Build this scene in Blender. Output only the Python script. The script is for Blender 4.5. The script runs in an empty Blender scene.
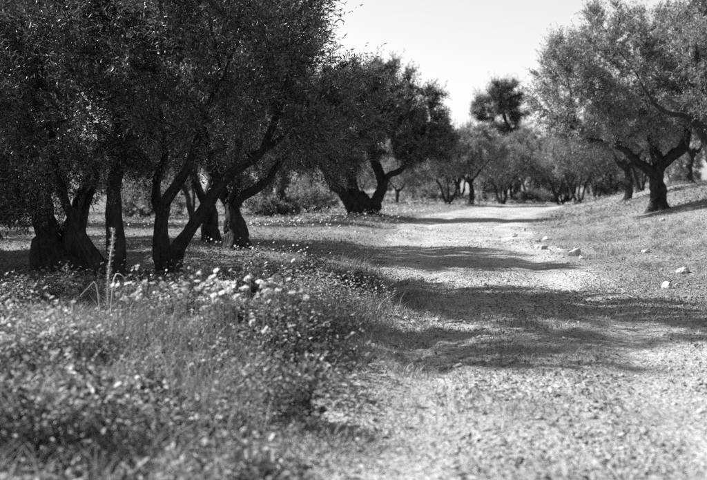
import bpy, bmesh, math
import numpy as np
from mathutils import Vector, Matrix

# ------------------------------------------------------------------ camera, sky, sun, exposure
SC = bpy.context.scene
COL = SC.collection
CAM_Z, LENS = 1.45, 50.0
FPX = 707 * LENS / 36.0                       # focal length in photo pixels
PITCH = -math.atan(57.0 / FPX)
SUN_EL, SUN_AZ = math.radians(44), math.radians(16)   # sun stands to the left (-X), SUN_AZ towards +Y
SKY_STRENGTH, SUN_STRENGTH = 0.061, 5.0

cam_d = bpy.data.cameras.new('camera')
cam = bpy.data.objects.new('camera', cam_d)
COL.objects.link(cam)
cam.location = (0, 0, CAM_Z)
cam.rotation_euler = (math.pi / 2 + PITCH, 0, 0)
cam_d.lens, cam_d.sensor_width = LENS, 36
cam_d.clip_start, cam_d.clip_end = 0.05, 3000
cam_d.dof.use_dof = True
cam_d.dof.focus_distance = 13.0
cam_d.dof.aperture_fstop = 1.7
SC.camera = cam

world = bpy.data.worlds.new('World')
SC.world = world
world.use_nodes = True
wn = world.node_tree.nodes
wl = world.node_tree.links
wn.clear()
sky = wn.new('ShaderNodeTexSky')
sky.sky_type = 'NISHITA'
sky.sun_disc = False
sky.sun_elevation = SUN_EL
sun_vec = Vector((-math.cos(SUN_AZ) * math.cos(SUN_EL), math.sin(SUN_AZ) * math.cos(SUN_EL), math.sin(SUN_EL)))
sky.sun_rotation = math.atan2(sun_vec.x, sun_vec.y)
sky.air_density, sky.dust_density, sky.ozone_density = 2.0, 0.4, 1.0
bw = wn.new('ShaderNodeRGBToBW')              # the photograph is black and white
bg = wn.new('ShaderNodeBackground')
bg.inputs[1].default_value = SKY_STRENGTH
wo = wn.new('ShaderNodeOutputWorld')
wl.new(sky.outputs[0], bw.inputs[0])
wl.new(bw.outputs[0], bg.inputs[0])
wl.new(bg.outputs[0], wo.inputs[0])

sl = bpy.data.lights.new('sun', 'SUN')
sl.energy, sl.angle, sl.color = SUN_STRENGTH, math.radians(0.53), (1, 1, 1)
so = bpy.data.objects.new('sun', sl)
COL.objects.link(so)
so.rotation_euler = (-sun_vec).to_track_quat('-Z', 'Y').to_euler()

vs = SC.view_settings
vs.view_transform, vs.look, vs.exposure, vs.gamma, vs.use_curve_mapping = 'Standard', 'None', 1.4, 1.0, False
SC.cycles.max_bounces = 6
SC.cycles.diffuse_bounces = 3
SC.cycles.transmission_bounces = 4
SC.cycles.use_denoising = False               # the little noise left reads as film grain


# ------------------------------------------------------------------ helpers
def hash2(ix, iy, s=0):
    h = (ix.astype(np.int64) * 374761393 + iy.astype(np.int64) * 668265263 + s * 974634777) & 0x7fffffff
    h = ((h ^ (h >> 13)) * 1274126177) & 0x7fffffff
    h = (h ^ (h >> 16)) & 0xffff
    return h / 65535.0

def noise2(x, y, s=0):
    x = np.asarray(x, float); y = np.asarray(y, float)
    ix, iy = np.floor(x), np.floor(y)
    fx, fy = x - ix, y - iy
    fx, fy = fx * fx * (3 - 2 * fx), fy * fy * (3 - 2 * fy)
    a, b = hash2(ix, iy, s), hash2(ix + 1, iy, s)
    c, d = hash2(ix, iy + 1, s), hash2(ix + 1, iy + 1, s)
    return (a + (b - a) * fx) * (1 - fy) + (c + (d - c) * fx) * fy

def fbm(x, y, s=0, o=4):
    t, a, n = 0, 1.0, 0
    for k in range(o):
        t = t + a * noise2(x * 2 ** k, y * 2 ** k, s + k); n += a; a *= .5
    return t / n

def sstep(a, b, x):
    t = np.clip((x - a) / (b - a), 0, 1)
    return t * t * (3 - 2 * t)

YC = [-10, 0, 5, 10, 22, 32, 45, 60, 80, 120, 400]
XC = [0.2, 0.7, 1.15, 1.9, 2.6, 3.5, 6.0, 10.5, 19, 40, 200]
def track_x(y): return np.interp(y, YC, XC)
def track_w(y): return np.interp(y, [0, 5, 10, 22, 40, 80], [1.5, 1.55, 1.6, 1.9, 2.4, 2.6])

def height(x, y):
    x = np.asarray(x, float); y = np.asarray(y, float)
    d = x - track_x(y); w = track_w(y)
    z = 0.035 * (fbm(x * .35, y * .35, 3) - .5) + 0.10 * (fbm(x * .09, y * .09, 5) - .5) * sstep(14, 30, y)
    # two wheel hollows and a crown on the track
    z -= 0.038 * np.exp(-((np.abs(d - .12 * np.sin(y * .7)) - w * .52) / .26) ** 2)
    # left verge and the overgrown mound in front
    lf = sstep(-w - .05, -w - 1.3, d)
    z += lf * (.10 + .05 * fbm(x * 1.1, y * 1.1, 9))
    z += .20 * np.exp(-(((x + 1.5) / 1.6) ** 2 + ((y - 8.3) / 2.2) ** 2))
    # washed-out rut along the left edge of the track
    rx = .62 + .13 * np.sin(y * 1.3) + .05 * np.sin(y * 3.7)
    rut = sstep(6.4, 9.4, y) * sstep(16.5, 14.5, y)
    z -= rut * (.02 + .10 * fbm(x * 2.5, y * 2.5, 17, 3)) * np.exp(-((x - rx) / (.16 + .05 * np.sin(y * 2.1))) ** 2)
    z += rut * .05 * np.exp(-((x - rx + .38) / .2) ** 2)
    z += rut * .07 * (fbm(x * 7, y * 5, 19, 3) - .5) * np.exp(-((x - rx) / .45) ** 2)
    # bank rising on the right
    bk = sstep(w * .85, w + 7.5, d)
    z += bk * 1.12 * sstep(7, 29, y) * (1 - .35 * sstep(55, 85, y)) + bk * .10 * (fbm(x * .5, y * .5, 12) - .5) * sstep(6, 16, y)
    z += .35 * sstep(10, 16, x) * sstep(26, 42, y) * (1 - sstep(50, 70, y))
    # fine relief
    near = sstep(30, 14, y)
    z += near * (0.018 * (fbm(x * 3.1, y * 3.1, 21) - .5) + .014 * (fbm(x * 11, y * 11, 31, 3) - .5))
    return z

CP, SP = math.cos(PITCH), math.sin(PITCH)
def ray(px, py):
    a, b = (px - 353.5) / FPX, (240 - py) / FPX
    return np.array([a, CP - b * SP, SP + b * CP])
def P(px, py, D):                              # point seen at a pixel, at distance D along the view
    r = ray(px, py)
    return np.array([0, 0, CAM_Z]) + r * (D / r[1])
def on_ground(px, py, up=0.0):                 # where the ray through a pixel comes within `up` of the ground
    r = ray(px, py); o = np.array([0, 0, CAM_Z])
    t = np.arange(1.0, 140, .04); p = o + t[:, None] * r
    hit = np.where(p[:, 2] - up <= height(p[:, 0], p[:, 1]))[0]
    return p[hit[0] if len(hit) else -1] - np.array([0, 0, up])

def mesh_np(name, verts, faces, n=3):
    verts = np.ascontiguousarray(verts, np.float32).reshape(-1, 3)
    faces = np.ascontiguousarray(faces, np.int32).reshape(-1, n)
    me = bpy.data.meshes.new(name)
    me.vertices.add(len(verts)); me.vertices.foreach_set('co', verts.ravel())
    me.loops.add(faces.size); me.loops.foreach_set('vertex_index', faces.ravel())
    me.polygons.add(len(faces))
    me.polygons.foreach_set('loop_start', np.arange(0, faces.size, n, dtype=np.int32))
    me.polygons.foreach_set('loop_total', np.full(len(faces), n, np.int32))
    me.update(calc_edges=True)
    return me

def smooth(me):
    me.polygons.foreach_set('use_smooth', np.ones(len(me.polygons), bool)); return me

def obj(name, me, mat=None, parent=None, loc=None):
    o = bpy.data.objects.new(name, me)
    COL.objects.link(o)
    if mat is not None and len(me.materials) == 0: me.materials.append(mat)
    if parent is not None: o.parent = parent
    if loc is not None: o.location = loc
    return o

def tag(o, label=None, cat=None, group=None, kind=None):
    if label: o['label'] = label
    if cat: o['category'] = cat
    if group: o['group'] = group
    if kind: o['kind'] = kind
    return o

def empty(name, loc):
    o = bpy.data.objects.new(name, None); COL.objects.link(o); o.location = loc
    o.empty_display_size = .2
    return o

def join(parts):
    V, F, o = [], [], 0
    for v, f in parts: V.append(v); F.append(f + o); o += len(v)
    return np.vstack(V), np.vstack(F)

def unit(v): return v / np.maximum(np.linalg.norm(v, axis=-1, keepdims=True), 1e-9)

# ------------------------------------------------------------------ materials (all grey: black-and-white film)
def g(v): return (v, v, v, 1)
def new_mat(name):
    m = bpy.data.materials.new(name); m.use_nodes = True
    nt = m.node_tree; b = nt.nodes['Principled BSDF']
    return m, nt, b
def ramp(nt, fac, stops):
    r = nt.nodes.new('ShaderNodeValToRGB')
    while len(r.color_ramp.elements) < len(stops): r.color_ramp.elements.new(.5)
    for e, (p, v) in zip(r.color_ramp.elements, stops): e.position, e.color = p, g(v)
    nt.links.new(fac, r.inputs[0]); return r.outputs[0]
def tex(nt, kind, scale, detail=4, **kw):
    n = nt.nodes.new(kind); n.inputs['Scale'].default_value = scale
    if 'Detail' in n.inputs: n.inputs['Detail'].default_value = detail
    for k, v in kw.items():
        if k in n.inputs: n.inputs[k].default_value = v
    tc = nt.nodes.get('TC') or nt.nodes.new('ShaderNodeTexCoord'); tc.name = 'TC'
    nt.links.new(tc.outputs['Object'], n.inputs['Vector']); return n
def mix(nt, a, b, fac=.5, mode='MULTIPLY'):
    n = nt.nodes.new('ShaderNodeMix'); n.data_type = 'RGBA'; n.blend_type = mode
    for s, v in ((0, fac), (6, a), (7, b)):
        if hasattr(v, 'is_output'): nt.links.new(v, n.inputs[s])
        else: n.inputs[s].default_value = v
    return n.outputs[2]
def bump(nt, b, h, strength, dist):
    n = nt.nodes.new('ShaderNodeBump'); n.inputs['Strength'].default_value = strength; n.inputs['Distance'].default_value = dist
    nt.links.new(h, n.inputs['Height']); nt.links.new(n.outputs[0], b.inputs['Normal'])

def dirt_material(name, lo, hi, fine, coarse):
    m, nt, b = new_mat(name)
    n1 = tex(nt, 'ShaderNodeTexNoise', coarse, 5)
    n2 = tex(nt, 'ShaderNodeTexNoise', fine, 6, Roughness=.7)
    v = tex(nt, 'ShaderNodeTexVoronoi', fine * .55)
    c1 = ramp(nt, n1.outputs[0], [(.32, lo), (.68, hi)])
    c2 = ramp(nt, n2.outputs[0], [(.30, .30), (.52, 1.0), (.72, 1.3)])
    c3 = ramp(nt, v.outputs['Color'], [(.0, .72), (1.0, 1.12)])
    c = mix(nt, mix(nt, c1, c2, 1.0), c3, 1.0)
    nt.links.new(c, b.inputs['Base Color'])
    b.inputs['Roughness'].default_value = .95; b.inputs['Specular IOR Level'].default_value = .15
    a = nt.nodes.new('ShaderNodeMath'); a.operation = 'ADD'
    nt.links.new(n2.outputs[0], a.inputs[0]); nt.links.new(v.outputs['Distance'], a.inputs[1])
    bump(nt, b, a.outputs[0], .8, .03)
    return m

def leaf_material(name, top, under, trans, rough=.45, spread=.35):
    m, nt, b = new_mat(name)
    geo = nt.nodes.new('ShaderNodeNewGeometry')
    # upper side dark, underside of an olive leaf silvery; each leaf a little different
    r = ramp(nt, geo.outputs['Random Per Island'], [(0, 1 - spread), (.7, 1.0), (1, 1 + spread * 1.6)])
    c = mix(nt, g(top), g(under), geo.outputs['Backfacing'], 'MIX')
    c = mix(nt, c, r, 1.0)
    nt.links.new(c, b.inputs['Base Color'])
    b.inputs['Roughness'].default_value = rough
    b.inputs['Specular IOR Level'].default_value = .45
    t = nt.nodes.new('ShaderNodeBsdfTranslucent'); nt.links.new(c, t.inputs[0])
    mx = nt.nodes.new('ShaderNodeMixShader'); mx.inputs[0].default_value = trans
    out = nt.nodes['Material Output']
    nt.links.new(b.outputs[0], mx.inputs[1]); nt.links.new(t.outputs[0], mx.inputs[2]); nt.links.new(mx.outputs[0], out.inputs[0])
    return m

def bark_material(name, lo, hi):
    m, nt, b = new_mat(name)
    n1 = tex(nt, 'ShaderNodeTexNoise', 5, 6, Roughness=.7)
    n2 = tex(nt, 'ShaderNodeTexNoise', 28, 4)
    mp = nt.nodes.new('ShaderNodeMapping'); mp.inputs['Scale'].default_value = (1, 1, .22)
    nt.links.new(nt.nodes['TC'].outputs['Object'], mp.inputs[0]); nt.links.new(mp.outputs[0], n2.inputs['Vector'])
    c = mix(nt, ramp(nt, n1.outputs[0], [(.3, lo), (.7, hi)]), ramp(nt, n2.outputs[0], [(.3, .5), (.65, 1.2)]), 1.0)
    nt.links.new(c, b.inputs['Base Color'])
    b.inputs['Roughness'].default_value = .9; b.inputs['Specular IOR Level'].default_value = .2
    bump(nt, b, n2.outputs[0], 1.0, .06)
    return m

def plain(name, v, rough=.7):
    m, nt, b = new_mat(name); b.inputs['Base Color'].default_value = g(v); b.inputs['Roughness'].default_value = rough
    return m

M = dict(
    soil=dirt_material('soil', .12, .22, 22, .6),
    track=dirt_material('track_dirt', .21, .36, 30, .8),
    gravel=None,
    leaf=leaf_material('olive_leaf_shaded', .065, .17, .24, .36, .5),  # shaded copy of the olive leaf: the left grove's shade is in the colour
    leaf_lit=leaf_material('olive_leaf_lit', .15, .30, .32, .4),  # lit copy of the same leaf, sunlight put into the colour
    pine=leaf_material('pine_needle', .085, .09, .2),
    grass=leaf_material('grass_blade', .19, .19, .45, .6, .5),
    dry=leaf_material('dry_grass', .24, .24, .3, .7, .5),
    weed=leaf_material('weed_leaf', .20, .22, .45, .5, .7),
    leaf_half_lit=leaf_material('olive_leaf_half_lit', .085, .19, .25, .4),  # same leaf again, partly sunlit tone painted into the colour
    weed_dark=leaf_material('dark_weed_leaf', .075, .10, .3, .45, .5),
    litter=leaf_material('fallen_leaf', .07, .12, .05, .8, .5),
    bark=bark_material('olive_bark', .018, .055),
    petal=leaf_material('petal', .55, .5, .3, .7, .15),
    eye=plain('flower_eye', .45), stem=plain('stem', .16), straw=plain('straw', .42))
def stone_material(name, lo, hi):
    m, nt, b = new_mat(name)
    n1 = tex(nt, 'ShaderNodeTexNoise', 9, 6, Roughness=.7); n2 = tex(nt, 'ShaderNodeTexNoise', 45, 4)
    geo = nt.nodes.new('ShaderNodeNewGeometry')
    c = mix(nt, ramp(nt, n1.outputs[0], [(.3, lo), (.7, hi)]), ramp(nt, geo.outputs['Random Per Island'], [(0, .65), (1, 1.2)]), 1.0)
    nt.links.new(c, b.inputs['Base Color']); b.inputs['Roughness'].default_value = .85
    bump(nt, b, n2.outputs[0], .5, .02)
    return m
M['gravel'] = stone_material('gravel_stone', .16, .34)
M['stone'] = stone_material('limestone', .19, .36)

# ------------------------------------------------------------------ ground and track (one sheet, split in two)
def spaced(a, b, s0, s1):
    out = [a]; 
    while out[-1] < b: out.append(out[-1] + s0 + (s1 - s0) * (out[-1] - a) / (b - a))
    return out[:-1]
ys = spaced(-12, 3.5, .9, .25) + spaced(3.5, 9, .04, .05) + spaced(9, 18, .05, .09) + spaced(18, 45, .09, .3) + spaced(45, 120, .3, 3) + spaced(120, 900, 3, 90) + [900]
xr = spaced(0, 5, .045, .06) + spaced(5, 14, .06, .3) + spaced(14, 60, .3, 4) + spaced(60, 700, 4, 80) + [700]
xs = np.array([-v for v in reversed(xr[1:])] + xr)
ys = np.array(ys)
GX, GY = np.meshgrid(xs, ys)
GZ = height(GX, GY)
nx, ny = len(xs), len(ys)
V = np.stack([GX, GY, GZ], -1).reshape(-1, 3)
I = np.arange(nx * ny).reshape(ny, nx)
Q = np.stack([I[:-1, :-1], I[:-1, 1:], I[1:, 1:], I[1:, :-1]], -1).reshape(-1, 4)
fc = V[Q].mean(1)
def track_amount(x, y):
    d = np.abs(x - track_x(y)) / track_w(y)
    return d + .45 * (fbm(x * .9, y * .6, 41) - .5) + .25 * (fbm(x * 5, y * 5, 45) - .5)
on_track = (track_amount(fc[:, 0], fc[:, 1]) < 1.0) & (fc[:, 1] < 100) & (fc[:, 1] > -8)
def sub(faces, name, mat):
    u, inv = np.unique(faces, return_inverse=True)
    me = smooth(mesh_np(name, V[u], inv.reshape(faces.shape), 4))
    return tag(obj(name, me, mat), kind='structure')
sub(Q[~on_track], 'ground', M['soil'])
sub(Q[on_track], 'dirt_track', M['track'])

# ------------------------------------------------------------------ tree builder
def catmull(pts, step):
    pts = np.asarray(pts, float)
    Pp = np.vstack([2 * pts[0] - pts[1], pts, 2 * pts[-1] - pts[-2]])
    out = []
    for i in range(1, len(Pp) - 2):
        a, b, c, d = Pp[i - 1:i + 3]
        n = max(2, int(np.linalg.norm(c[:3] - b[:3]) / step))
        for t in np.linspace(0, 1, n, endpoint=False):
            out.append(.5 * ((2 * b) + (-a + c) * t + (2 * a - 5 * b + 4 * c - d) * t * t + (-a + 3 * b - 3 * c + d) * t ** 3))
    out.append(Pp[-2])
    return np.array(out)

def stem_mesh(name, line, r, seed, flare, sides=26):
    """gnarled tapering tube along line (n,3) with radii r; ends rounded"""
    n = len(line)
    T = unit(np.gradient(line, axis=0))
    ref = np.array([.1, 1, .05]); U = unit(np.cross(T, ref)); W = np.cross(T, U)
    s = np.concatenate([[0], np.cumsum(np.linalg.norm(np.diff(line, axis=0), axis=1))])
    a = np.linspace(0, 2 * np.pi, sides, endpoint=False)
    A, S = np.meshgrid(a, s)
    rr = np.repeat(r[:, None], sides, 1)
    lob = .16 * np.sin(3 * A + 1.7 * S + seed) + .10 * np.sin(5 * A - 2.3 * S + 2 * seed)
    nz = .8 * (fbm(np.cos(A) * 2.2 + seed * 3.1 + np.sin(A), S * 2.6 + np.sin(A) * 2.2, seed) - .5)
    warp = 2.5 * fbm(S * 1.3 + seed, np.sin(A) + 3, seed + 5, 2)
    ridge = -.13 * np.abs(np.sin(3.5 * A + warp + seed)) ** .6 - .07 * np.abs(np.sin(8 * A - 1.6 * warp))
    burr = .45 * sstep(.66, .82, fbm(np.cos(A) * 1.3 + seed, S * 3.0 + np.sin(A) * 1.3 + 9, seed + 8, 2))
    rr = rr * (1.1 + lob + nz + ridge + burr)
    if flare: rr = rr * (1 + .6 * np.exp(-np.maximum(S, 0) / .2) * (1 + .9 * np.sin(5 * A + seed)))
    X = line[:, None, :] + rr[..., None] * (np.cos(A)[..., None] * U[:, None, :] + np.sin(A)[..., None] * W[:, None, :])
    V = X.reshape(-1, 3)
    I = np.arange(n * sides).reshape(n, sides)
    J = np.roll(I, -1, 1)
    F = np.stack([I[:-1], J[:-1], J[1:], I[1:]], -1).reshape(-1, 4)
    V = np.vstack([V, line[-1:] + T[-1:] * r[-1]])
    tip = len(V) - 1
    F = np.vstack([F, np.stack([I[-1], J[-1], np.full(sides, tip), np.full(sides, tip)], -1)])
    tri = np.vstack([F[:, [0, 1, 2]], F[:-sides][:, [0, 2, 3]]])
    return smooth(mesh_np(name, V, tri))

def grow(stems, blobs, n_attr, R, step, kill, iters):
    nodes, par, rad = [], [], []
    for line, r in stems:
        prev = -1
        if nodes:
            dd = np.linalg.norm(np.array(nodes) - line[0], axis=1); j = int(dd.argmin())
            if dd[j] < .35: prev = j
        for p, q in zip(line, r):
            nodes.append(p); par.append(prev); rad.append(q); prev = len(nodes) - 1
    n0 = len(nodes)
    A = []
    w = np.array([b[1][0] * b[1][1] * b[1][2] for b in blobs]) ** .8
    for (c, rd), k in zip(blobs, (w / w.sum() * n_attr).astype(int) + 4):
        d = unit(R.normal(size=(k, 3)))
        A.append(np.array(c) + d * (R.uniform(.12, 1, (k, 1)) ** .45) * np.array(rd))
    A = np.vstack(A)
    N = np.array(nodes); par = list(par)
    start = np.arange(n0)[int(n0 * .25):] if n0 > 8 else np.arange(n0)
    D = np.linalg.norm(A[:, None] - N[None, start], axis=2)
    near = start[D.argmin(1)]; dist = D.min(1)
    alive = np.ones(len(A), bool)
    for it in range(iters):
        alive &= dist > kill
        if not alive.any(): break
        idx = np.where(alive)[0]
        src, inv = np.unique(near[idx], return_inverse=True)
        dirs = np.zeros((len(src), 3)); np.add.at(dirs, inv, unit(A[idx] - N[near[idx]]))
        dirs = unit(unit(dirs) + R.normal(size=dirs.shape) * .28 + np.array([0, 0, .06]))
        new = N[src] + dirs * step
        base = len(N)
        N = np.vstack([N, new]); par += list(src)
        Dn = np.linalg.norm(A[idx][:, None] - new[None], axis=2)
        k = Dn.argmin(1); m = Dn[np.arange(len(idx)), k]
        b = m < dist[idx]
        near[idx[b]] = base + k[b]; dist[idx[b]] = m[b]
        dist[idx[~b]] *= .997
    par = np.array(par); n = len(N)
    acc = np.zeros(n); rr = np.zeros(n); tip = .0045
    for i in range(n - 1, -1, -1):
        rr[i] = max(tip, acc[i] ** (1 / 2.35)) if acc[i] > 0 else tip
        if par[i] >= 0: acc[par[i]] += rr[i] ** 2.35
    return N, par, rr, n0

def tubes(N, par, rr, n0, max_r):
    child = np.arange(n0, len(N)); p = par[child]
    ok = p >= 0; child, p = child[ok], p[ok]
    d = unit(N[child] - N[p])
    nd = np.zeros_like(N); nd[child] = d
    pd = nd[p]; has = (np.linalg.norm(pd, axis=1) > .5) & ((pd * d).sum(1) > .6); pd = np.where(has[:, None], pd, d)
    r1 = np.minimum(rr[child], max_r); r0 = np.where(has, np.minimum(np.minimum(rr[p], max_r), r1 * 1.5), r1 * 1.25)
    Vs, Fs, off = [], [], 0
    for k, sel in ((3, r1 < .012), (6, r1 >= .012)):
        if not sel.any(): continue
        a = np.linspace(0, 2 * np.pi, k, endpoint=False)
        ref = np.array([.17, .93, .31])
        def ring(c, dr, r):
            u = unit(np.cross(dr, ref)); w = np.cross(dr, u)
            return c[:, None] + r[:, None, None] * (np.cos(a)[None, :, None] * u[:, None] + np.sin(a)[None, :, None] * w[:, None])
        R0, R1 = ring(N[p[sel]], pd[sel], r0[sel]), ring(N[child[sel]], d[sel], r1[sel])
        n = sel.sum(); Vv = np.concatenate([R0, R1], 1).reshape(-1, 3)
        b = (np.arange(n) * 2 * k)[:, None] + off; i = np.arange(k)[None]; j = (i + 1) % k
        Fs.append(np.stack([b + i, b + j, b + k + j], -1).reshape(-1, 3)); Fs.append(np.stack([b + i, b + k + j, b + k + i], -1).reshape(-1, 3))
        Vs.append(Vv); off += len(Vv)
    return np.vstack(Vs), np.vstack(Fs)

def leaf_quads(pos, d, nrm, L, W):
    """folded lance-shaped leaves: two triangles sharing the midrib"""
    side = unit(np.cross(d, nrm))
    up = np.cross(side, d)
    m = pos + d * (L * .45)[:, None] + up * (W * .30)[:, None]
    v = np.stack([pos, m + side * (W * .5)[:, None], pos + d * L[:, None], m - side * (W * .5)[:, None]], 1).reshape(-1, 3)
    b = (np.arange(len(pos)) * 4)[:, None]
    f = np.stack([b + [0, 1, 2], b + [0, 2, 3]], 1).reshape(-1, 3)
    return v, f

def foliage(N, par, rr, n0, centre, shoots, per, L, W, R, spread, shoot_len):
    thin = np.where((np.arange(len(N)) >= n0) & (rr < .013) & (par >= 0))[0]
    q = N[thin]
    wt = .28 + sstep(.36, .60, fbm(q[:, 0] * 1.3 + q[:, 2] * .8 + 50, q[:, 1] * 1.3 - q[:, 2] * 1.1 + 50, 7, 3))
    leaves_at = R.choice(thin, shoots, p=wt / wt.sum())
    t = R.uniform(0, 1, (shoots, 1))
    seg = N[leaves_at] - N[par[leaves_at]]
    o = N[par[leaves_at]] + seg * t + R.normal(size=(shoots, 3)) * spread
    out = unit(o - centre)
    d = unit(out * .55 + unit(seg) * .45 + R.normal(size=(shoots, 3)) * .55 + np.array([0, 0, .12]))
    ln = R.uniform(.6, 1.3, shoots) * shoot_len
    sprig = R.uniform(0, 1, shoots) < .10          # long upright sprigs that break the outline
    ln[sprig] *= 2.0; d[sprig] = unit(d[sprig] + np.array([0, 0, .9]))
    tt = np.repeat(np.linspace(.1, 1, per)[None], shoots, 0)
    pos = o[:, None] + d[:, None] * (ln[:, None] * tt)[..., None] - np.array([0, 0, .06]) * (tt ** 2)[..., None] * (shoot_len / .3)
    dd = np.repeat(d[:, None], per, 1)
    sd = unit(np.cross(dd, R.normal(size=dd.shape)))
    ld = unit(dd * .75 + sd * .8 + R.normal(size=dd.shape) * .2)
    nr = unit(R.normal(size=dd.shape) * .8 + np.array([0, 0, .75]))
    k = shoots * per
    drop = np.array([0, 0, .06]) * (shoot_len / .3)
    e1, e2 = o + d * (ln * .55)[:, None] - drop * .3, o + d * ln[:, None] - drop
    w3 = unit(np.cross(d, R.normal(size=d.shape))) * (.0022 + .012 * L)
    tv = np.stack([o - w3, o + w3, e1 + w3 * .7, e1 - w3 * .7, e2], 1).reshape(-1, 3)
    tb = (np.arange(shoots) * 5)[:, None]
    tf = np.stack([tb + [0, 1, 2], tb + [0, 2, 3], tb + [3, 2, 4]], 1).reshape(-1, 3)
    Ls = L * R.uniform(.65, 1.25, k)
    return leaf_quads(pos.reshape(-1, 3), ld.reshape(-1, 3), nr.reshape(-1, 3), Ls, W * R.uniform(.75, 1.2, k)) + (tv, tf)

def make_tree(name, base, stems, blobs, label, seed, group=None, cat='tree', n_attr=900, step=.2, kill=.3, iters=50, shoots=7000, per=10,
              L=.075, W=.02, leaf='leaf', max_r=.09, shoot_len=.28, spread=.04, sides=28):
    """stems: [(points, r0, r1)] in world coordinates; blobs: [(centre, radii)] in world coordinates"""
    R = np.random.default_rng(seed)
    base = np.array(base, float)
    root = empty(name, base)
    lines = []
    for k, (pts, r0, r1) in enumerate(stems):
        p = np.asarray(pts, float) - base
        ln = catmull(p, .07)
        t = np.linspace(0, 1, len(ln))
        wob = np.stack([fbm(t * 6 + seed, t * 0 + k, seed + 3 * i + k, 2) - .5 for i in range(3)], 1) * min(.12, 1.0 * r0) * np.sin(np.pi * np.clip(t * 1.1, 0, 1))[:, None]
        ln = ln + wob
        r = r0 + (r1 - r0) * t ** .8
        flare = np.linalg.norm(p[0][:2]) < .6 and p[0][2] < .15
        if flare: ln[0, 2] -= .12
        obj('trunk', stem_mesh('trunk', ln, r, seed + k, flare, sides), M['bark'], root)
        lines.append((ln[::3], r[::3]))
    bl = [(np.array(c, float) - base, rd) for c, rd in blobs]
    N, par, rr, n0 = grow(lines, bl, n_attr, R, step, kill, iters)
    c = np.mean([b[0] for b in bl], 0)
    v, f, tv, tf = foliage(N, par, rr, n0, c, shoots, per, L, W, R, spread, shoot_len)
    bv, bf = join([tubes(N, par, rr, n0, max_r), (tv, tf)])
    br = obj('branchwork', smooth(mesh_np('branchwork', bv, bf)), M['bark'], root); br['kind'] = 'stuff'
    cr = obj('crown', mesh_np('crown', v, f), M[leaf], root); cr['kind'] = 'stuff'
    tag(root, label, cat, group)
    return root

def copy_tree(src, loc, rz, s, label, group=None):
    o = src.copy(); COL.objects.link(o); o.location = loc; o.rotation_euler = (0, 0, rz); o.scale = (s, s, s * 1.0)
    for ch in list(src.children):
        c = ch.copy(); COL.objects.link(c); c.parent = o
    o['label'] = label
    if group: o['group'] = group
    return o

def gp(x, y): return np.array([x, y, float(height(x, y))])
def pxg(px, D):                                # ground point under a pixel column at distance D
    x = (px - 353.5) / FPX * D
    return gp(x, D)

LG = 'olive trees in the shady grove on the left'
# T3: the forked tree in front
D = 13.8; b = pxg(166, D)
make_tree('olive_tree', b, [
    ([b, P(162, 256, D), P(159, 232, D), P(166, 205, D - .1), P(179, 185, D - .3), P(192, 160, D - .5), P(203, 118, D - .7), P(222, 78, D - .9)], .098, .03),
    ([P(162, 216, D), P(157, 196, D + .1), P(158, 178, D + .2), P(166, 150, D + .4), P(160, 110, D + .6)], .062, .025),
    ([b + [.08, -.03, 0], P(176, 254, D - .1), P(190, 232, D - .2), P(205, 206, D - .3), P(214, 192, D - .4), P(236, 169, D - .6), P(262, 148, D - .8), P(276, 118, D - 1), P(287, 80, D - 1.2)], .108, .03),
    ([P(250, 158, D - .7), P(275, 142, D - .4), P(305, 118, D - .2)], .045, .02)],
    [((-2.0, 13.0, 3.8), (1.9, 2.0, 1.4)), ((-1.1, 12.4, 3.3), (.95, 1.5, .8)), ((-1.9, 12.0, 4.7), (1.15, 1.6, 1.0)), ((-.75, 12.7, 2.75), (.75, 1.0, .5)), ((-2.4, 13.4, 2.5), (1.4, 1.4, .7)),
     ((-1.0, 12.8, 2.5), (1.2, 1.2, .65)), ((-2.1, 11.2, 4.9), (1.3, 1.2, .9)), ((-2.75, 13.7, 1.95), (.75, .7, .4)), ((-1.5, 13.4, 2.05), (.8, .7, .4)), ((-2.1, 14.2, 1.9), (.9, .6, .4)), ((-.7, 12.9, 2.2), (.8, .8, .45))],
    'olive tree with a forked V-shaped trunk behind the white flowers', 11, LG, n_attr=1600, step=.17, kill=.26, shoots=8800, L=.07, W=.018)

# T2: upright stem left of it, with a second stem leaning left
D = 13.5; b = pxg(111, D)
make_tree('olive_tree', b, [
    ([b, P(117, 255, D), P(116, 225, D), P(113, 190, D), P(119, 150, D), P(112, 100, D + .2), P(104, 50, D + .3)], .12, .04),
    ([b + [-.1, 0, 0], P(97, 262, D), P(84, 240, D), P(70, 216, D), P(58, 180, D + .1), P(52, 130, D + .3)], .09, .035)],
    [((-3.4, 13.8, 4.1), (1.6, 1.4, 1.4)), ((-4.3, 13.6, 3.5), (1.3, 1.5, 1.2)), ((-3.2, 13.5, 2.8), (1.1, 1.3, .7)), ((-4.0, 13.5, 2.1), (1.0, .9, .55)), ((-3.0, 13.7, 2.0), (.7, .7, .4)), ((-3.9, 13.0, 1.7), (.8, .6, .5)), ((-4.6, 13.2, 1.6), (.7, .6, .6))],
    'dark olive tree with one upright stem and one leaning left, behind the tall weed stalk', 12, LG, n_attr=1100, step=.18, shoots=5600, L=.07, W=.018)

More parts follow.
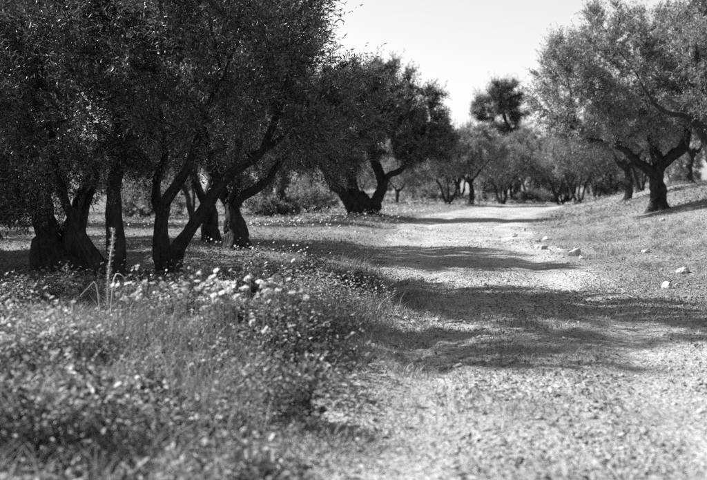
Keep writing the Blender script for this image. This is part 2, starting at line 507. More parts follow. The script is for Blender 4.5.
# T1: thick old trunk at the far left
D = 14.6; b = pxg(62, D)
make_tree('olive_tree', b, [
    ([b, P(55, 262, D), P(50, 240, D), P(40, 205, D), P(28, 160, D)], .27, .10),
    ([b + [.2, .05, 0], P(74, 262, D + .1), P(72, 240, D + .1), P(82, 205, D + .2), P(94, 165, D + .3)], .22, .09)],
    [((-4.9, 15, 4.0), (2.1, 1.9, 1.6)), ((-5.8, 14.8, 3.2), (1.5, 1.7, 1.1)), ((-4.0, 15, 2.7), (1.2, 1.3, .75)), ((-5.2, 14.4, 1.75), (1.1, .9, .7)), ((-4.0, 15.2, 1.8), (1.0, .9, .55)), ((-5.6, 15.4, 1.4), (.8, .8, .6))],
    'old olive tree with a thick black trunk at the far left of the grove', 13, LG, n_attr=1200, step=.19, shoots=7500, L=.075, W=.02)

# T5 and T4: the two trunks behind the fork
D = 19.3; b = pxg(236, D)
make_tree('olive_tree', b, [
    ([b, P(235, 235, D), P(233, 215, D), P(231, 204, D)], .17, .145),
    ([P(232, 208, D), P(222, 192, D), P(212, 170, D), P(205, 130, D)], .11, .05),
    ([P(232, 208, D), P(234, 188, D - .2), P(238, 160, D - .4), P(240, 120, D - .5)], .11, .05),
    ([P(233, 208, D), P(243, 196, D - .3), P(262, 182, D - .6), P(284, 160, D - .9), P(305, 125, D - 1)], .10, .04)],
    [((-2.5, 19.2, 4.2), (1.8, 2.0, 1.6)), ((-.9, 18.8, 2.9), (1.2, 1.5, .75)), ((-2.7, 19.3, 3.2), (1.4, 1.6, 1.1)), ((-1.0, 18.8, 2.2), (1.1, 1.1, .5)), ((-3.0, 19.6, 2.2), (.9, .9, .5)), ((-.7, 18.9, 1.85), (1.1, 1.0, .5)), ((-.1, 18.4, 2.6), (.8, .9, .6)), ((.05, 18.4, 3.3), (.65, .9, .4)), ((-1.9, 20.2, 1.9), (1.0, .8, .45))],
    'olive tree with a straight dark trunk and fanned limbs, just right of the forked trunk', 14, LG, n_attr=1500, step=.2, shoots=9500, L=.08, W=.021)
D = 21.8; b = pxg(211, D)
make_tree('olive_tree', b, [
    ([b, P(210, 228, D), P(210, 214, D), P(207, 203, D)], .15, .125),
    ([P(207, 206, D), P(198, 188, D), P(190, 160, D), P(180, 120, D)], .10, .04),
    ([P(209, 206, D), P(216, 188, D), P(222, 160, D), P(226, 110, D)], .10, .04)],
    [((-3.4, 22.2, 4.3), (2.2, 1.9, 1.7)), ((-4.6, 22.2, 3.5), (1.3, 1.6, 1.1)), ((-4.6, 22.4, 2.3), (1.2, 1.2, .6))],
    'olive tree with a short waisted trunk standing behind the forked tree', 15, LG, n_attr=900, step=.22, shoots=6000, L=.085, W=.023)

# N0: overhanging tree close to the camera at the left edge, trunk just outside the frame
b = gp(-5.2, 9.8)
make_tree('olive_tree', b, [
    ([b, b + [.05, 0, .9], b + [.3, -.1, 1.7], b + [.9, -.2, 2.7], b + [1.7, -.3, 3.6]], .18, .04),
    ([b + [.1, 0, 1.1], b + [-.3, .2, 2], b + [-.6, .4, 3.2]], .12, .05)],
    [((-3.55, 9.5, 4.0), (.85, 1.0, .9)), ((-3.2, 9.5, 4.4), (1.0, .9, .7)), ((-3.3, 10.4, 4.7), (1.2, .9, .8)), ((-5.6, 10.4, 4.2), (1.0, 1.0, .9))],
    'out-of-focus olive branches hanging in at the upper left corner', 16, LG, n_attr=800, step=.18, shoots=4000, L=.07, W=.018)

# T6: spreading multi-stem tree beside the track
D = 40; b = gp((361 - 353.5) / FPX * D, D)
make_tree('olive_tree', b, [
    ([b + [.05, .05, 0], P(361, 206, D), P(362, 199, D)], .46, .36),
    ([b + [-.15, 0, 0], P(351, 202, D), P(340, 190, D), P(331, 183, D), P(322, 165, D)], .30, .12),
    ([b + [.05, .1, 0], P(357, 200, D), P(352, 185, D + .2), P(349, 165, D + .3), P(345, 130, D + .3)], .33, .12),
    ([b + [.25, 0, 0], P(376, 203, D - .2), P(381, 186, D - .3), P(378, 172, D - .3), P(372, 150, D - .4), P(374, 115, D - .4)], .27, .10),
    ([P(380, 190, D - .3), P(388, 176, D - .5), P(399, 171, D - .6), P(412, 155, D - .8), P(425, 130, D - 1)], .15, .06)],
    [((.2, 40, 4.6), (2.5, 2.3, 1.8)), ((2.0, 39.4, 4.2), (1.9, 2.1, 1.5)), ((-1.7, 40, 3.6), (1.5, 1.9, 1.3)), ((3.1, 39.2, 3.2), (1.1, 1.4, 1.0)), ((1.3, 39.5, 5.5), (1.5, 1.5, .9)), ((-2.2, 39.8, 2.6), (1.2, 1.3, .75)), ((2.5, 39.0, 2.7), (1.2, 1.2, .7)), ((.2, 40.6, 2.7), (1.2, 1.0, .7)), ((3.5, 38.8, 2.6), (.9, 1.0, .6)), ((-2.6, 39.4, 3.4), (1.1, 1.2, .9)), ((0, 38.6, 4.2), (2.0, 1.2, 1.4)), ((2.0, 39.2, 3.3), (1.5, 1.4, .9)), ((.6, 38.8, 5.0), (1.8, 1.3, 1.0))],
    'wide multi-stemmed olive tree where the verge meets the track in the middle', 17, 'olive trees along the track', n_attr=1800, step=.24, kill=.32, shoots=15000, L=.11, W=.034, leaf='leaf_half_lit')

# R1: big tree on the bank
D = 30; b = pxg(658, D)
make_tree('olive_tree', b, [
    ([b, P(657, 186, D), P(658, 172, D), P(660, 160, D)], .22, .18),
    ([P(655, 176, D), P(641, 164, D), P(629, 155, D - .1), P(619, 144, D - .2), P(612, 125, D - .3)], .17, .07),
    ([P(619, 146, D - .2), P(604, 143, D - .3), P(588, 139, D - .5), P(576, 131, D - .6), P(566, 118, D - .7)], .10, .04),
    ([P(660, 164, D), P(655, 148, D + .2), P(648, 120, D + .3), P(640, 80, D + .3)], .17, .06),
    ([P(661, 166, D), P(672, 156, D - .2), P(684, 142, D - .3), P(690, 112, D - .5), P(694, 70, D - .6)], .17, .06)],
    [((8.0, 29.8, 4.9), (2.4, 2.2, 1.75)), ((6.7, 29.5, 4.4), (1.5, 1.7, 1.3)), ((9.9, 30, 4.9), (2.0, 2.1, 1.9)), ((10.2, 29.8, 6.1), (1.6, 1.7, 1.3)), ((7.7, 29.6, 5.9), (1.2, 1.4, .9)), ((8.6, 30.0, 3.4), (1.9, 1.6, .7)), ((5.9, 29.4, 4.2), (.9, 1.0, .8)), ((6.2, 29.3, 3.3), (.9, 1.0, .5)), ((7.3, 29.5, 3.0), (1.4, 1.3, .55)), ((10.2, 29.5, 3.4), (1.4, 1.2, .7)), ((6.6, 29.0, 5.1), (1.2, 1.2, .8))],
    'large sunlit olive tree with a short forked trunk on the right bank', 18, 'olive trees on the right bank', n_attr=2100, step=.2, kill=.28, shoots=14500, L=.085, W=.026, leaf='leaf_lit')

# R2: tree at the right edge, its limb reaching in
D = 27; b = gp(11.4, 27.3)
make_tree('olive_tree', b, [
    ([b, b + [-.15, 0, .5], P(718, 165, D), P(706, 142, D), P(696, 124, D), P(684, 116, D), P(670, 114, D - .1), P(655, 104, D - .2), P(640, 82, D - .3)], .25, .02),
    ([P(700, 130, D), P(697, 110, D), P(700, 80, D), P(694, 40, D)], .14, .05)],
    [((10.3, 27.2, 4.9), (1.5, 1.5, 1.5)), ((11.9, 27.2, 4.9), (1.8, 1.6, 1.6)), ((10.0, 27, 3.7), (1.0, 1.0, .6))],
    'olive tree at the right edge with a dark limb arching into the picture', 19, 'olive trees on the right bank', n_attr=900, step=.2, shoots=6000, L=.085, W=.026, leaf='leaf_lit')

# pine behind
D = 92; b = pxg(516, D)
def pb(px, py, rx, rz, dd=0): return (P(px, py, D + dd), (rx / FPX * D, rx / FPX * D * .8, rz / FPX * D))
make_tree('pine_tree', b, [([b, P(516, 170, D), P(514, 145, D), P(507, 125, D), P(500, 100, D), P(498, 90, D)], .3, .1)],
    [pb(504, 89, 13, 6), pb(495, 97, 10, 6, -1), pb(480, 104, 9, 8), pb(513, 101, 12, 8), pb(499, 108, 11, 7, -1), pb(486, 118, 10, 6), pb(511, 116, 12, 8), pb(519, 132, 10, 8), pb(500, 127, 12, 7), pb(508, 142, 12, 7), pb(483, 130, 6, 5), pb(512, 150, 15, 8), pb(490, 144, 10, 6), pb(474, 112, 5, 5), pb(526, 112, 7, 4), pb(512, 83, 5, 3), pb(528, 124, 6, 4), pb(493, 84, 4, 3)],
    'dark pine tree with a rounded crown rising above the olives', 20, None, n_attr=700, step=.33, kill=.42, shoots=6200, per=9, L=.22, W=.035, leaf='pine', shoot_len=.5, spread=.12, sides=8)

# distant olives: three kinds, copied
def far_olive(seed, two):
    R = np.random.default_rng(seed); o = np.zeros(3)
    st = [([o, (.1, 0, .6), (.05, .1, 1.2), (-.1, .1, 1.6)], .15, .11), ([(0, .1, 1.3), (.5, 0, 1.9), (1.1, -.2, 2.7)], .11, .04), ([(-.05, .1, 1.3), (-.5, .2, 1.9), (-1.0, .1, 2.8)], .11, .04)] if not two else \
         [([o, (-.25, 0, .6), (-.5, .1, 1.3), (-1.1, 0, 2.2)], .11, .04), ([o + [.2, 0, 0], (.45, 0, .6), (.75, -.1, 1.3), (1.2, 0, 2.3)], .12, .04), ([o + [.05, .1, 0], (.1, .1, .8), (0, .2, 1.8)], .08, .04)]
    bl = [((0, 0, 3.3), (1.9, 1.9, 1.3)), ((1.3, .2, 2.7), (1.2, 1.3, 1.0)), ((-1.3, -.1, 2.7), (1.2, 1.3, 1.0)), ((R.uniform(-.6, .6), 0, 4.2), (1.1, 1.1, .8))]
    return st, bl
protos = []
FG = 'olive trees standing far behind the track'
first = [(470, 62, 'far olive tree with a single dark trunk, left of the pine', False, 0.0, 1.05), (447, 61, 'far olive tree with two slim trunks, beside the single-trunk one', True, 0.0, .92),
         (503, 66, 'far olive tree with leaning twin trunks, below the pine', True, 2.6, .92)]
for k, (px, D, lab, two, rz, s) in enumerate(first):
    st, bl = far_olive(50 + k, two)
    t = make_tree('olive_tree', np.zeros(3), st, bl, lab, 30 + k, FG, n_attr=700, step=.24, kill=.34, shoots=3200, per=8, L=.12, W=.036, leaf='leaf_lit', sides=10)
    t.location = pxg(px, D); t.rotation_euler.z = rz; t.scale = (s, s, s)
    protos.append(t)
named = [(398, 60, 0, .6, 'small low olive tree seen between the multi-stemmed tree and the far grove'),
         (579, 58, 1, .95, 'olive tree with slim dark trunks behind the bank, left of the big sunlit tree'),
         (562, 66, 2, .95, 'bushy grey olive tree behind the bank, below the end of a long limb'),
         (626, 42, 0, 1.05, 'olive tree with a dark trunk just left behind the big sunlit tree'),
         (641, 47, 2, .95, 'olive tree whose trunk shows close behind the big sunlit tree'),
         (690, 44, 0, .95, 'olive tree against the bright gap at the right edge'),
         (540, 80, 1, 1.0, 'pale olive tree far back at the bend of the track'),
         (425, 78, 2, .9, 'pale far olive tree left of the two slim trunks')]
R = np.random.default_rng(99)
for px, D, k, s, lab in named:
    copy_tree(protos[k], pxg(px, D), R.uniform(0, 6.28), s, lab, FG)
st, bl = far_olive(77, True)
bl += [((.9, .3, 1.5), (1.3, 1.2, .9)), ((-1.0, -.2, 1.5), (1.3, 1.2, .9)), ((0, .6, 1.2), (1.2, 1.0, .9))]
bushy = make_tree('olive_tree', np.zeros(3), st, bl, 'bushy low-branched olive tree at the far end of the track, left of the bend', 34, FG, n_attr=800, step=.26, kill=.36, shoots=3800, per=8, L=.13, W=.04, leaf='leaf_lit', sides=8)
bushy.location = pxg(415, 88)
BACK = 'grey olive tree in the farthest row of the grove'
for k, px in enumerate(range(20, 740, 21)):
    D = R.uniform(84, 112)
    if px > 672: continue
    copy_tree(bushy if k % 3 else protos[k % 2], pxg(px + R.uniform(-8, 8), D), R.uniform(0, 6.28), R.uniform(.95, 1.25), BACK, 'farthest row of olive trees')
for k, px in enumerate([415, 432, 458, 484, 512, 530, 552, 570, 596, 612]):
    D = R.uniform(70, 80)
    copy_tree(protos[k % 3] if k % 3 else bushy, pxg(px, D), R.uniform(0, 6.28), R.uniform(1.0, 1.22), 'pale olive tree in the overlapping row of crowns behind the end of the track', 'overlapping row behind the end of the track')
LB = 'olive tree deep in the left grove, behind the trunks or added off-frame for shade'
for k, (x, y) in enumerate([(-8.5, 23), (-11, 31), (-5.2, 32), (-15, 27), (-8, 41), (-15, 44), (-2.8, 38), (-21, 38), (-20, 54), (-11, 56), (-4.5, 52), (-1.5, 66), (-26, 70), (-16, 74), (-7, 80), (-33, 60), (-10, 18.5), (-8.8, 13.4), (-9.3, 15.8), (-7.6, 18)]):  # nearest ones stand unseen left of the frame, added to shade the grove floor
    s = R.uniform(1.05, 1.35) * (1 if y < 50 else 1.0)
    copy_tree(bushy if k % 2 else protos[k % 3], gp(x, y), R.uniform(0, 6.28), s, LB, 'olive trees deep in the left grove')

# ------------------------------------------------------------------ shrubs
def shrub(px, D, w, h, label, seed, leaf='weed'):
    b = pxg(px, D); R = np.random.default_rng(seed)
    st = []
    for k in range(5):
        a = R.uniform(0, 6.28)
        st.append(([b, b + [.15 * math.cos(a) * w, .15 * math.sin(a) * w, h * .3], b + [.35 * math.cos(a) * w, .35 * math.sin(a) * w, h * .6]], .03, .012))
    make_tree('shrub', b, st, [(b + [0, 0, h * .5], (w * .45, w * .4, h * .5)), (b + [w * .25, 0, h * .38], (w * .3, w * .3, h * .38)), (b + [-w * .28, 0, h * .35], (w * .3, w * .3, h * .35))],
              label, seed, 'shrubs under the trees', 'shrub', n_attr=260, step=.16, kill=.22, shoots=1300, per=8, L=.09, W=.035, leaf=leaf, sides=6, shoot_len=.22)
shrub(308, 43, 2.6, 1.2, 'pale loose shrub left of the multi-stemmed tree', 61)
shrub(275, 38, 1.9, .8, 'low grey shrub behind the fanned trunk', 62)
shrub(146, 36, 2.6, 1.6, 'grey shrub seen through the gap left of the forked trunk', 63)
shrub(437, 70, 3.0, 1.6, 'light shrub behind the slim far trunks', 64)
shrub(534, 72, 2.6, 1.0, 'low light shrub at the foot of the bank, right of the leaning twin trunks', 65)

# ------------------------------------------------------------------ grass, weeds, gravel (stuff)
def scatter(n, x0, x1, y0, y1, dens, R):
    """points in a world rectangle kept with probability dens(x, y); the part any near viewpoint could see"""
    x = R.uniform(x0, x1, n); y = R.uniform(y0, y1, n)
    k = (R.uniform(0, 1, n) < dens(x, y)) & (np.abs(x) < .43 * y + 1.2)
    x, y = x[k], y[k]
    return np.stack([x, y, height(x, y)], -1)

def blades(pos, h, w, lean, R):
    n = len(pos); a = R.uniform(0, 6.28, n)
    d = np.stack([np.cos(a), np.sin(a), 0 * a], -1)
    la = R.uniform(0, 6.28, n); ld = np.stack([np.cos(la), np.sin(la), 0 * la], -1) * (lean * R.uniform(.3, 1.3, n))[:, None]
    up = np.array([0, 0, 1.0])
    m = pos + (up * .55 + ld * .35) * h[:, None]; t = pos + (up * .95 + ld) * h[:, None]
    wv = d * w[:, None] * .5
    v = np.stack([pos - wv - up * .01, pos + wv - up * .01, m + wv * .8, m - wv * .8, t], 1).reshape(-1, 3)
    b = (np.arange(n) * 5)[:, None]
    return v, np.stack([b + [0, 1, 2], b + [0, 2, 3], b + [3, 2, 4]], 1).reshape(-1, 3)

R = np.random.default_rng(5)
def left_amt(x, y): return sstep(-track_w(y) + .25, -track_w(y) - .7, x - track_x(y))
def strips(x, y):                              # packed bare wheel strips keep clear of loose stuff
    d = np.abs(x - track_x(y) - .12 * np.sin(y * .7)) / track_w(y)
    return 1 - .9 * np.exp(-((d - .52) / .17) ** 2) * sstep(.25, .5, fbm(x * .8, y * .5, 97))
def right_amt(x, y): return sstep(track_w(y) - .2, track_w(y) + 1.2, x - track_x(y))

# leafy weeds of the verge
p = scatter(24000, -6, .4, 3.6, 14, lambda x, y: left_amt(x, y) * sstep(.30, .55, fbm(x * 1.3, y * 1.3, 71)) * (.5 + .5 * sstep(14, 6, y)), R)
def weeds(p, R, hs, big=1.0):
    k = 24; n = len(p)
    H = hs * R.uniform(.6, 1.2, n) * (.30 + 1.5 * sstep(.32, .72, fbm(p[:, 0] * 2.1, p[:, 1] * 2.1, 77, 3)))
    H = H * (1 - .78 * sstep(9.3, 11.2, p[:, 1]) * sstep(-1.1, -1.9, p[:, 0]))      # lower growth in the shade behind the mound
    a = R.uniform(0, 6.28, (n, k)); t = R.uniform(.08, 1, (n, k)); r = R.uniform(.0, .10, (n, k)) * (1.15 - .5 * t)
    q = p[:, None] + np.stack([np.cos(a) * r, np.sin(a) * r, t * H[:, None]], -1)
    d = unit(np.stack([np.cos(a), np.sin(a), R.uniform(-.3, .7, (n, k))], -1) + R.normal(size=(n, k, 3)) * .25)
    nr = unit(R.normal(size=(n, k, 3)) * .45 + np.array([-.45, 0, 1.0]))
    L = big * R.uniform(.016, .050, n * k); return leaf_quads(q.reshape(-1, 3), d.reshape(-1, 3), nr.reshape(-1, 3), L, L * R.uniform(.4, .75, n * k))
v, f = weeds(p, R, .24)
tag(obj('leafy_weeds', mesh_np('leafy_weeds', v, f), M['weed']), 'tangle of leafy weeds covering the left foreground', 'weeds', kind='stuff')

# darker broad-leaved plants in clumps
p = scatter(9000, -6, .3, 3.6, 13, lambda x, y: left_amt(x, y) * sstep(.54, .62, fbm(x * 1.1 + 3, y * 1.1, 75)), R)
q_ = scatter(1500, -1.5, -.25, 4.2, 5.8, lambda x, y: sstep(.45, .58, fbm(x * 1.9, y * 1.9, 76)), R); p = np.vstack([p, q_])
v, f = weeds(p, R, .19, 1.4)
tag(obj('dark_weeds', mesh_np('dark_weeds', v, f), M['weed_dark']), 'dark clumps of broad-leaved weeds between the paler ones', 'weeds', kind='stuff')

parts = []
p = scatter(90000, -6, .8, 3.4, 15, lambda x, y: left_amt(x, y) * (.25 + .75 * sstep(.35, .6, fbm(x * 1.7, y * 1.7, 73))), R)
n = len(p); parts.append(blades(p, R.uniform(.06, .25, n) * (.55 + .9 * fbm(p[:, 0], p[:, 1], 79)) * (1 - .7 * sstep(9.3, 11.2, p[:, 1]) * sstep(-1.1, -1.9, p[:, 0])), R.uniform(.004, .010, n), np.full(n, .95), R))
p = scatter(60000, -22, 1.5, 13, 48, lambda x, y: left_amt(x, y) * sstep(48, 12, y) * sstep(.3, .6, fbm(x * .8, y * .8, 83)), R)
n = len(p); parts.append(blades(p, R.uniform(.03, .12, n), R.uniform(.006, .012, n), np.full(n, 1.0), R))
def cover(p, size, hmax, R):
    n = len(p); a = R.uniform(0, 6.28, n)
    q = p + np.array([0, 0, 1]) * (hmax * R.uniform(0, 1, n) ** 1.5)[:, None]
    d = unit(np.stack([np.cos(a), np.sin(a), R.uniform(-.1, .8, n)], -1))
    L = size * R.uniform(.6, 1.5, n)
    return leaf_quads(q, d, unit(R.normal(size=(n, 3)) * .6 + np.array([0, 0, 1.0])), L, L * R.uniform(.25, .6, n))
def patchy(x, y, s, f=1.1): return .35 + .65 * sstep(.40, .62, fbm(x * f, y * f, s))
for args, size, hh, dn in (
        ((130000, -22, 1.5, 12, 34), .055, .07, lambda x, y: left_amt(x, y) * sstep(40, 12, y) * patchy(x, y, 84)),
        ((330000, .5, 17, 6, 34), .036, .065, lambda x, y: right_amt(x, y) * sstep(40, 6, y) * patchy(x, y, 81) * sstep(2, 10, y)),
        ((90000, -26, 26, 30, 62), .09, .12, lambda x, y: np.maximum(left_amt(x, y), right_amt(x, y)) * sstep(75, 30, y) * patchy(x, y, 82, .6)),
        ((50000, -40, 46, 55, 115), .20, .20, lambda x, y: (np.abs(x - track_x(y)) > track_w(y)) * patchy(x, y, 85, .4)),
        ((60000, -1, 12, 12, 50), .045, .035, lambda x, y: (1 - right_amt(x, y)) * (1 - left_amt(x, y)) * sstep(.5, .66, fbm(x * .9, y * .5, 86)) * sstep(60, 12, y))):
    p = scatter(*args, dn, R); parts.append(cover(p, size, np.full(len(p), hh), R))
c = scatter(2600, .5, 16, 7, 40, lambda x, y: right_amt(x, y) * sstep(.4, .65, fbm(x * .8, y * .8, 99)) * sstep(5, 11, y), R)   # tufts on the bank
p = np.repeat(c, 22, 0) + R.normal(size=(len(c) * 22, 3)) * np.array([.045, .045, 0]); p[:, 2] = height(p[:, 0], p[:, 1])
n = len(p); parts.append(blades(p, R.uniform(.05, .15, n), R.uniform(.005, .010, n), np.full(n, 1.0), R))
v, f = join(parts)
tag(obj('grass', mesh_np('grass', v, f), M['grass']), 'rough grass over the verge and the bank', 'grass', kind='stuff')

parts = []
p = scatter(60000, -1.6, 1.4, 3.6, 15, lambda x, y: np.exp(-((x - track_x(y) + track_w(y) - .1) / .55) ** 2) * (.15 + .85 * sstep(.4, .6, fbm(x * 2.2, y * 2.2, 88))), R)   # grass creeping in from the verge
n = len(p); parts.append(blades(p, R.uniform(.02, .10, n), R.uniform(.004, .009, n), np.full(n, 1.1), R))
p = scatter(90000, -1.2, 5, 3.6, 16, lambda x, y: (1 - right_amt(x, y)) * sstep(-track_w(y) - 1.0, -track_w(y) + .4, x - track_x(y)) * (.10 + .9 * sstep(.5, .68, fbm(x * 1.5, y * 1.1, 87))) * strips(x, y), R)
n = len(p); parts.append(blades(p, R.uniform(.012, .06, n), R.uniform(.004, .010, n), np.full(n, 1.3), R))
p = scatter(40000, -6, 1, 4, 16, lambda x, y: left_amt(x, y) * sstep(.45, .7, fbm(x * 2.1, y * 2.1, 89)), R)
n = len(p); parts.append(blades(p, R.uniform(.10, .34, n) * (1 - .7 * sstep(9.3, 11.2, p[:, 1]) * sstep(-1.1, -1.9, p[:, 0])), R.uniform(.003, .006, n), np.full(n, .8), R))
v, f = join(parts)
tag(obj('dry_grass', mesh_np('dry_grass', v, f), M['dry']), 'short dry grass and straw along the track', 'dry grass', kind='stuff')

p = scatter(75000, -1, 7, 3.6, 20, lambda x, y: strips(x, y) * (1 - left_amt(x, y)) * sstep(22, 6, y) * (.1 + .9 * sstep(.45, .62, fbm(x * 1.3, y * 1.0, 93))), R)
v, f = cover(p, .028, np.full(len(p), .012), R)
tag(obj('leaf_litter', mesh_np('leaf_litter', v, f), M['litter']), 'dark fallen leaves and twigs scattered over the track', 'leaf litter', kind='stuff')

# gravel
OCT = np.array([[1, 0, 0], [-1, 0, 0], [0, 1, 0], [0, -1, 0], [0, 0, 1], [0, 0, -1]], float)
OF = np.array([[0, 2, 4], [2, 1, 4], [1, 3, 4], [3, 0, 4], [2, 0, 5], [1, 2, 5], [3, 1, 5], [0, 3, 5]])
def pebbles(p, s, R):
    n = len(p); v = OCT[None] * R.uniform(.55, 1.25, (n, 6, 1)) + R.normal(size=(n, 6, 3)) * .18
    v = v * (s[:, None] * np.stack([R.uniform(.8, 1.4, n), R.uniform(.8, 1.4, n), R.uniform(.35, .7, n)], -1))[:, None]
    a = R.uniform(0, 6.28, n); c, sn = np.cos(a)[:, None], np.sin(a)[:, None]
    v = np.stack([v[..., 0] * c - v[..., 1] * sn, v[..., 0] * sn + v[..., 1] * c, v[..., 2]], -1) + p[:, None] + np.array([0, 0, .15]) * s[:, None, None]
    return v.reshape(-1, 3), (OF[None] + (np.arange(n) * 6)[:, None, None]).reshape(-1, 3)
parts = []
p = scatter(85000, -1, 6, 3.6, 14, lambda x, y: strips(x, y) * (1 - left_amt(x, y)) * (.25 + .75 * sstep(.42, .62, fbm(x * 1.8, y * 1.3, 91))) * sstep(15, 4, y), R)
parts.append(pebbles(p, R.uniform(.005, .014, len(p)) * (1 + 1.2 * (R.uniform(0, 1, len(p)) > .96)), R))
p = scatter(26000, -1, 14, 10, 40, lambda x, y: strips(x, y) * (1 - left_amt(x, y)) * sstep(44, 8, y), R)
parts.append(pebbles(p, R.uniform(.008, .022, len(p)) * (1 + 1.3 * (R.uniform(0, 1, len(p)) > .96)), R))
p = scatter(2600, 2, 15, 9, 36, lambda x, y: right_amt(x, y) * sstep(.45, .7, fbm(x * .7, y * .7, 98)) + .04, R)
parts.append(pebbles(p, R.uniform(.015, .05, len(p)) ** 1.0, R))
p = scatter(1400, -.3, 6, 4, 14, lambda x, y: (1 - left_amt(x, y)) * strips(x, y) * sstep(.42, .6, fbm(x * .9, y * .9, 90)), R)
parts.append(pebbles(p, R.uniform(.012, .030, len(p)), R))
p = scatter(500, .2, 1.3, 7.5, 15.5, lambda x, y: x * 0 + .8, R)
parts.append(pebbles(p, R.uniform(.015, .05, len(p)), R))
v, f = join(parts)
tag(obj('gravel', mesh_np('gravel', v, f), M['gravel']), 'loose pale gravel strewn over the track and bank', 'gravel', kind='stuff')

# ------------------------------------------------------------------ stones (single ones that can be picked out)
def stone_mesh(seed, sx, sy, sz):
    bm = bmesh.new(); bmesh.ops.create_icosphere(bm, subdivisions=3, radius=1)
    R = np.random.default_rng(seed)
    cuts = [(unit(R.normal(size=3)), R.uniform(.45, .8)) for _ in range(11)]
    for v in bm.verts:
        c = np.array(v.co)
        for nrm, dd in cuts:
            e = c @ nrm - dd
            if e > 0: c = c - nrm * e * .9
        c *= 1 + .5 * (float(fbm(c[0] * 1.6 + seed, c[1] * 1.6 + c[2] * 1.7, seed)) - .5) + .25 * (float(fbm(c[0] * 5 + seed, c[1] * 5 + c[2] * 4, seed + 2)) - .5)
        v.co = Vector((c[0] * sx, c[1] * sy, c[2] * sz))
    me = bpy.data.meshes.new('stone'); bm.to_mesh(me); bm.free()
    return me
SG = 'pale stones lying along the track'
stones = [(473, 261, 9, .55, 'single pale stone lying alone in the middle of the track'),
          (541, 249, 13, .5, 'widest stone of the heap at the left edge of the bank'),
          (547, 240, 8, .5, 'pale stone at the back of the heap at the left edge of the bank'),
          (538, 242, 6, .8, 'dark upright stone in the heap at the left edge of the bank'),
          (575, 256, 12, .8, 'dark-faced upright stone in the heap right of the widest one'),
          (583, 259, 6, .6, 'small stone right of the dark-faced upright stone'),
          (571, 264, 7, .5, 'small dark stone in front of the dark-faced upright stone'),
          (524, 231, 5, .7, 'small dark stone high up at the track edge'),
          (515, 237, 5, .8, 'small dark stone at the track edge above the heap'),
          (669, 288, 13, .5, 'pale stone in the row at the foot of the bank, right of the shadow tip'),
          (681, 273, 14, .35, 'flat pale stone lying behind the row at the foot of the bank'),
          (676, 287, 6, .6, 'small dark stone beside the pale row at the foot of the bank'),
          (646, 253, 8, .5, 'pale stone in the short grass in the middle of the bank'),
          (651, 270, 5, .5, 'small pale stone in the grass above the shadow tip'),
          (668, 260, 7, .5, 'pale stone in the grass right of the middle of the bank'),
          (601, 218, 8, .45, 'pale stone far up the bank below the long limb'),
          (662, 221, 7, .5, 'pale stone far up the bank below the big tree'),
          (636, 237, 5, .5, 'small stone half way up the bank'),
          (703, 413, 11, .7, 'white stone at the right edge in the foreground'),
          (570, 458, 8, .5, 'small white stone on the track near the bottom edge'),
          (444, 345, 20, .22, 'long flat stone set in the washed-out rut'),
          (398, 318, 10, .4, 'pale stone on the left lip of the rut'),
          (413, 324, 9, .5, 'pale stone in the bed of the rut'),
          (397, 310, 8, .5, 'small pale stone on the upper left lip of the rut'),
          (430, 331, 8, .4, 'small flat stone on the right side of the rut'),
          (388, 333, 9, .35, 'flat stone in the grass left of the rut'),
          (452, 366, 9, .4, 'pale stone where the rut fades out in the sun'),
          (2, 378, 46, .8, 'large smooth pale stone among the weeds at the left edge')]
for k, (px, py, w, asp, lab) in enumerate(stones):
    q = on_ground(px, py)
    s = w / FPX * q[1] / 2 * 1.35
    big = w > 30
    o = obj('stone', stone_mesh(200 + k, s, s * .8, s * min(.95, asp * 1.3)), M['stone'], loc=Vector(q) + Vector((0, 0, s * asp * (.95 if big else .30))))
    o.rotation_euler.z = (k * 2.4) % 6.28 if asp > .4 else (k % 3) * .2
    tag(o, lab, 'stone', SG)
    if big: smooth(o.data)

# ------------------------------------------------------------------ white daisies
def daisy_parts():
    R = np.random.default_rng(3); n = 15
    V, F = [], []
    for k in range(n):
        a = 2 * np.pi * k / n + R.normal() * .05; L = .030 * R.uniform(.88, 1.08); w = .0050
        d = np.array([math.cos(a), math.sin(a), 0]); s = np.array([-d[1], d[0], 0]); up = np.array([0, 0, 1])
        o = len(V)
        V += [d * .006 - s * w * .5, d * .006 + s * w * .5, d * L * .6 + s * w + up * .004, d * L * .6 - s * w + up * .004, d * L + up * R.uniform(-.004, .004) + s * w * .5, d * L - s * w * .5]
        F += [[o, o + 1, o + 2], [o, o + 2, o + 3], [o + 3, o + 2, o + 4], [o + 3, o + 4, o + 5]]
    pet = mesh_np('blossom', np.array(V), np.array(F))
    bm = bmesh.new(); bmesh.ops.create_uvsphere(bm, u_segments=10, v_segments=6, radius=.0095)
    for v in bm.verts: v.co.z = v.co.z * .55 + .003
    eye = bpy.data.meshes.new('flower_eye'); bm.to_mesh(eye); bm.free()
    bm = bmesh.new(); bmesh.ops.create_cone(bm, segments=6, radius1=.0022, radius2=.0016, depth=1, cap_ends=True)
    for v in bm.verts: v.co.z -= .5
    st = bpy.data.meshes.new('stem'); bm.to_mesh(st); bm.free()
    pet.materials.append(M['petal']); eye.materials.append(M['eye']); st.materials.append(M['stem'])
    return pet, eye, st
PET, EYE, STEM = daisy_parts()
PETS = [PET]
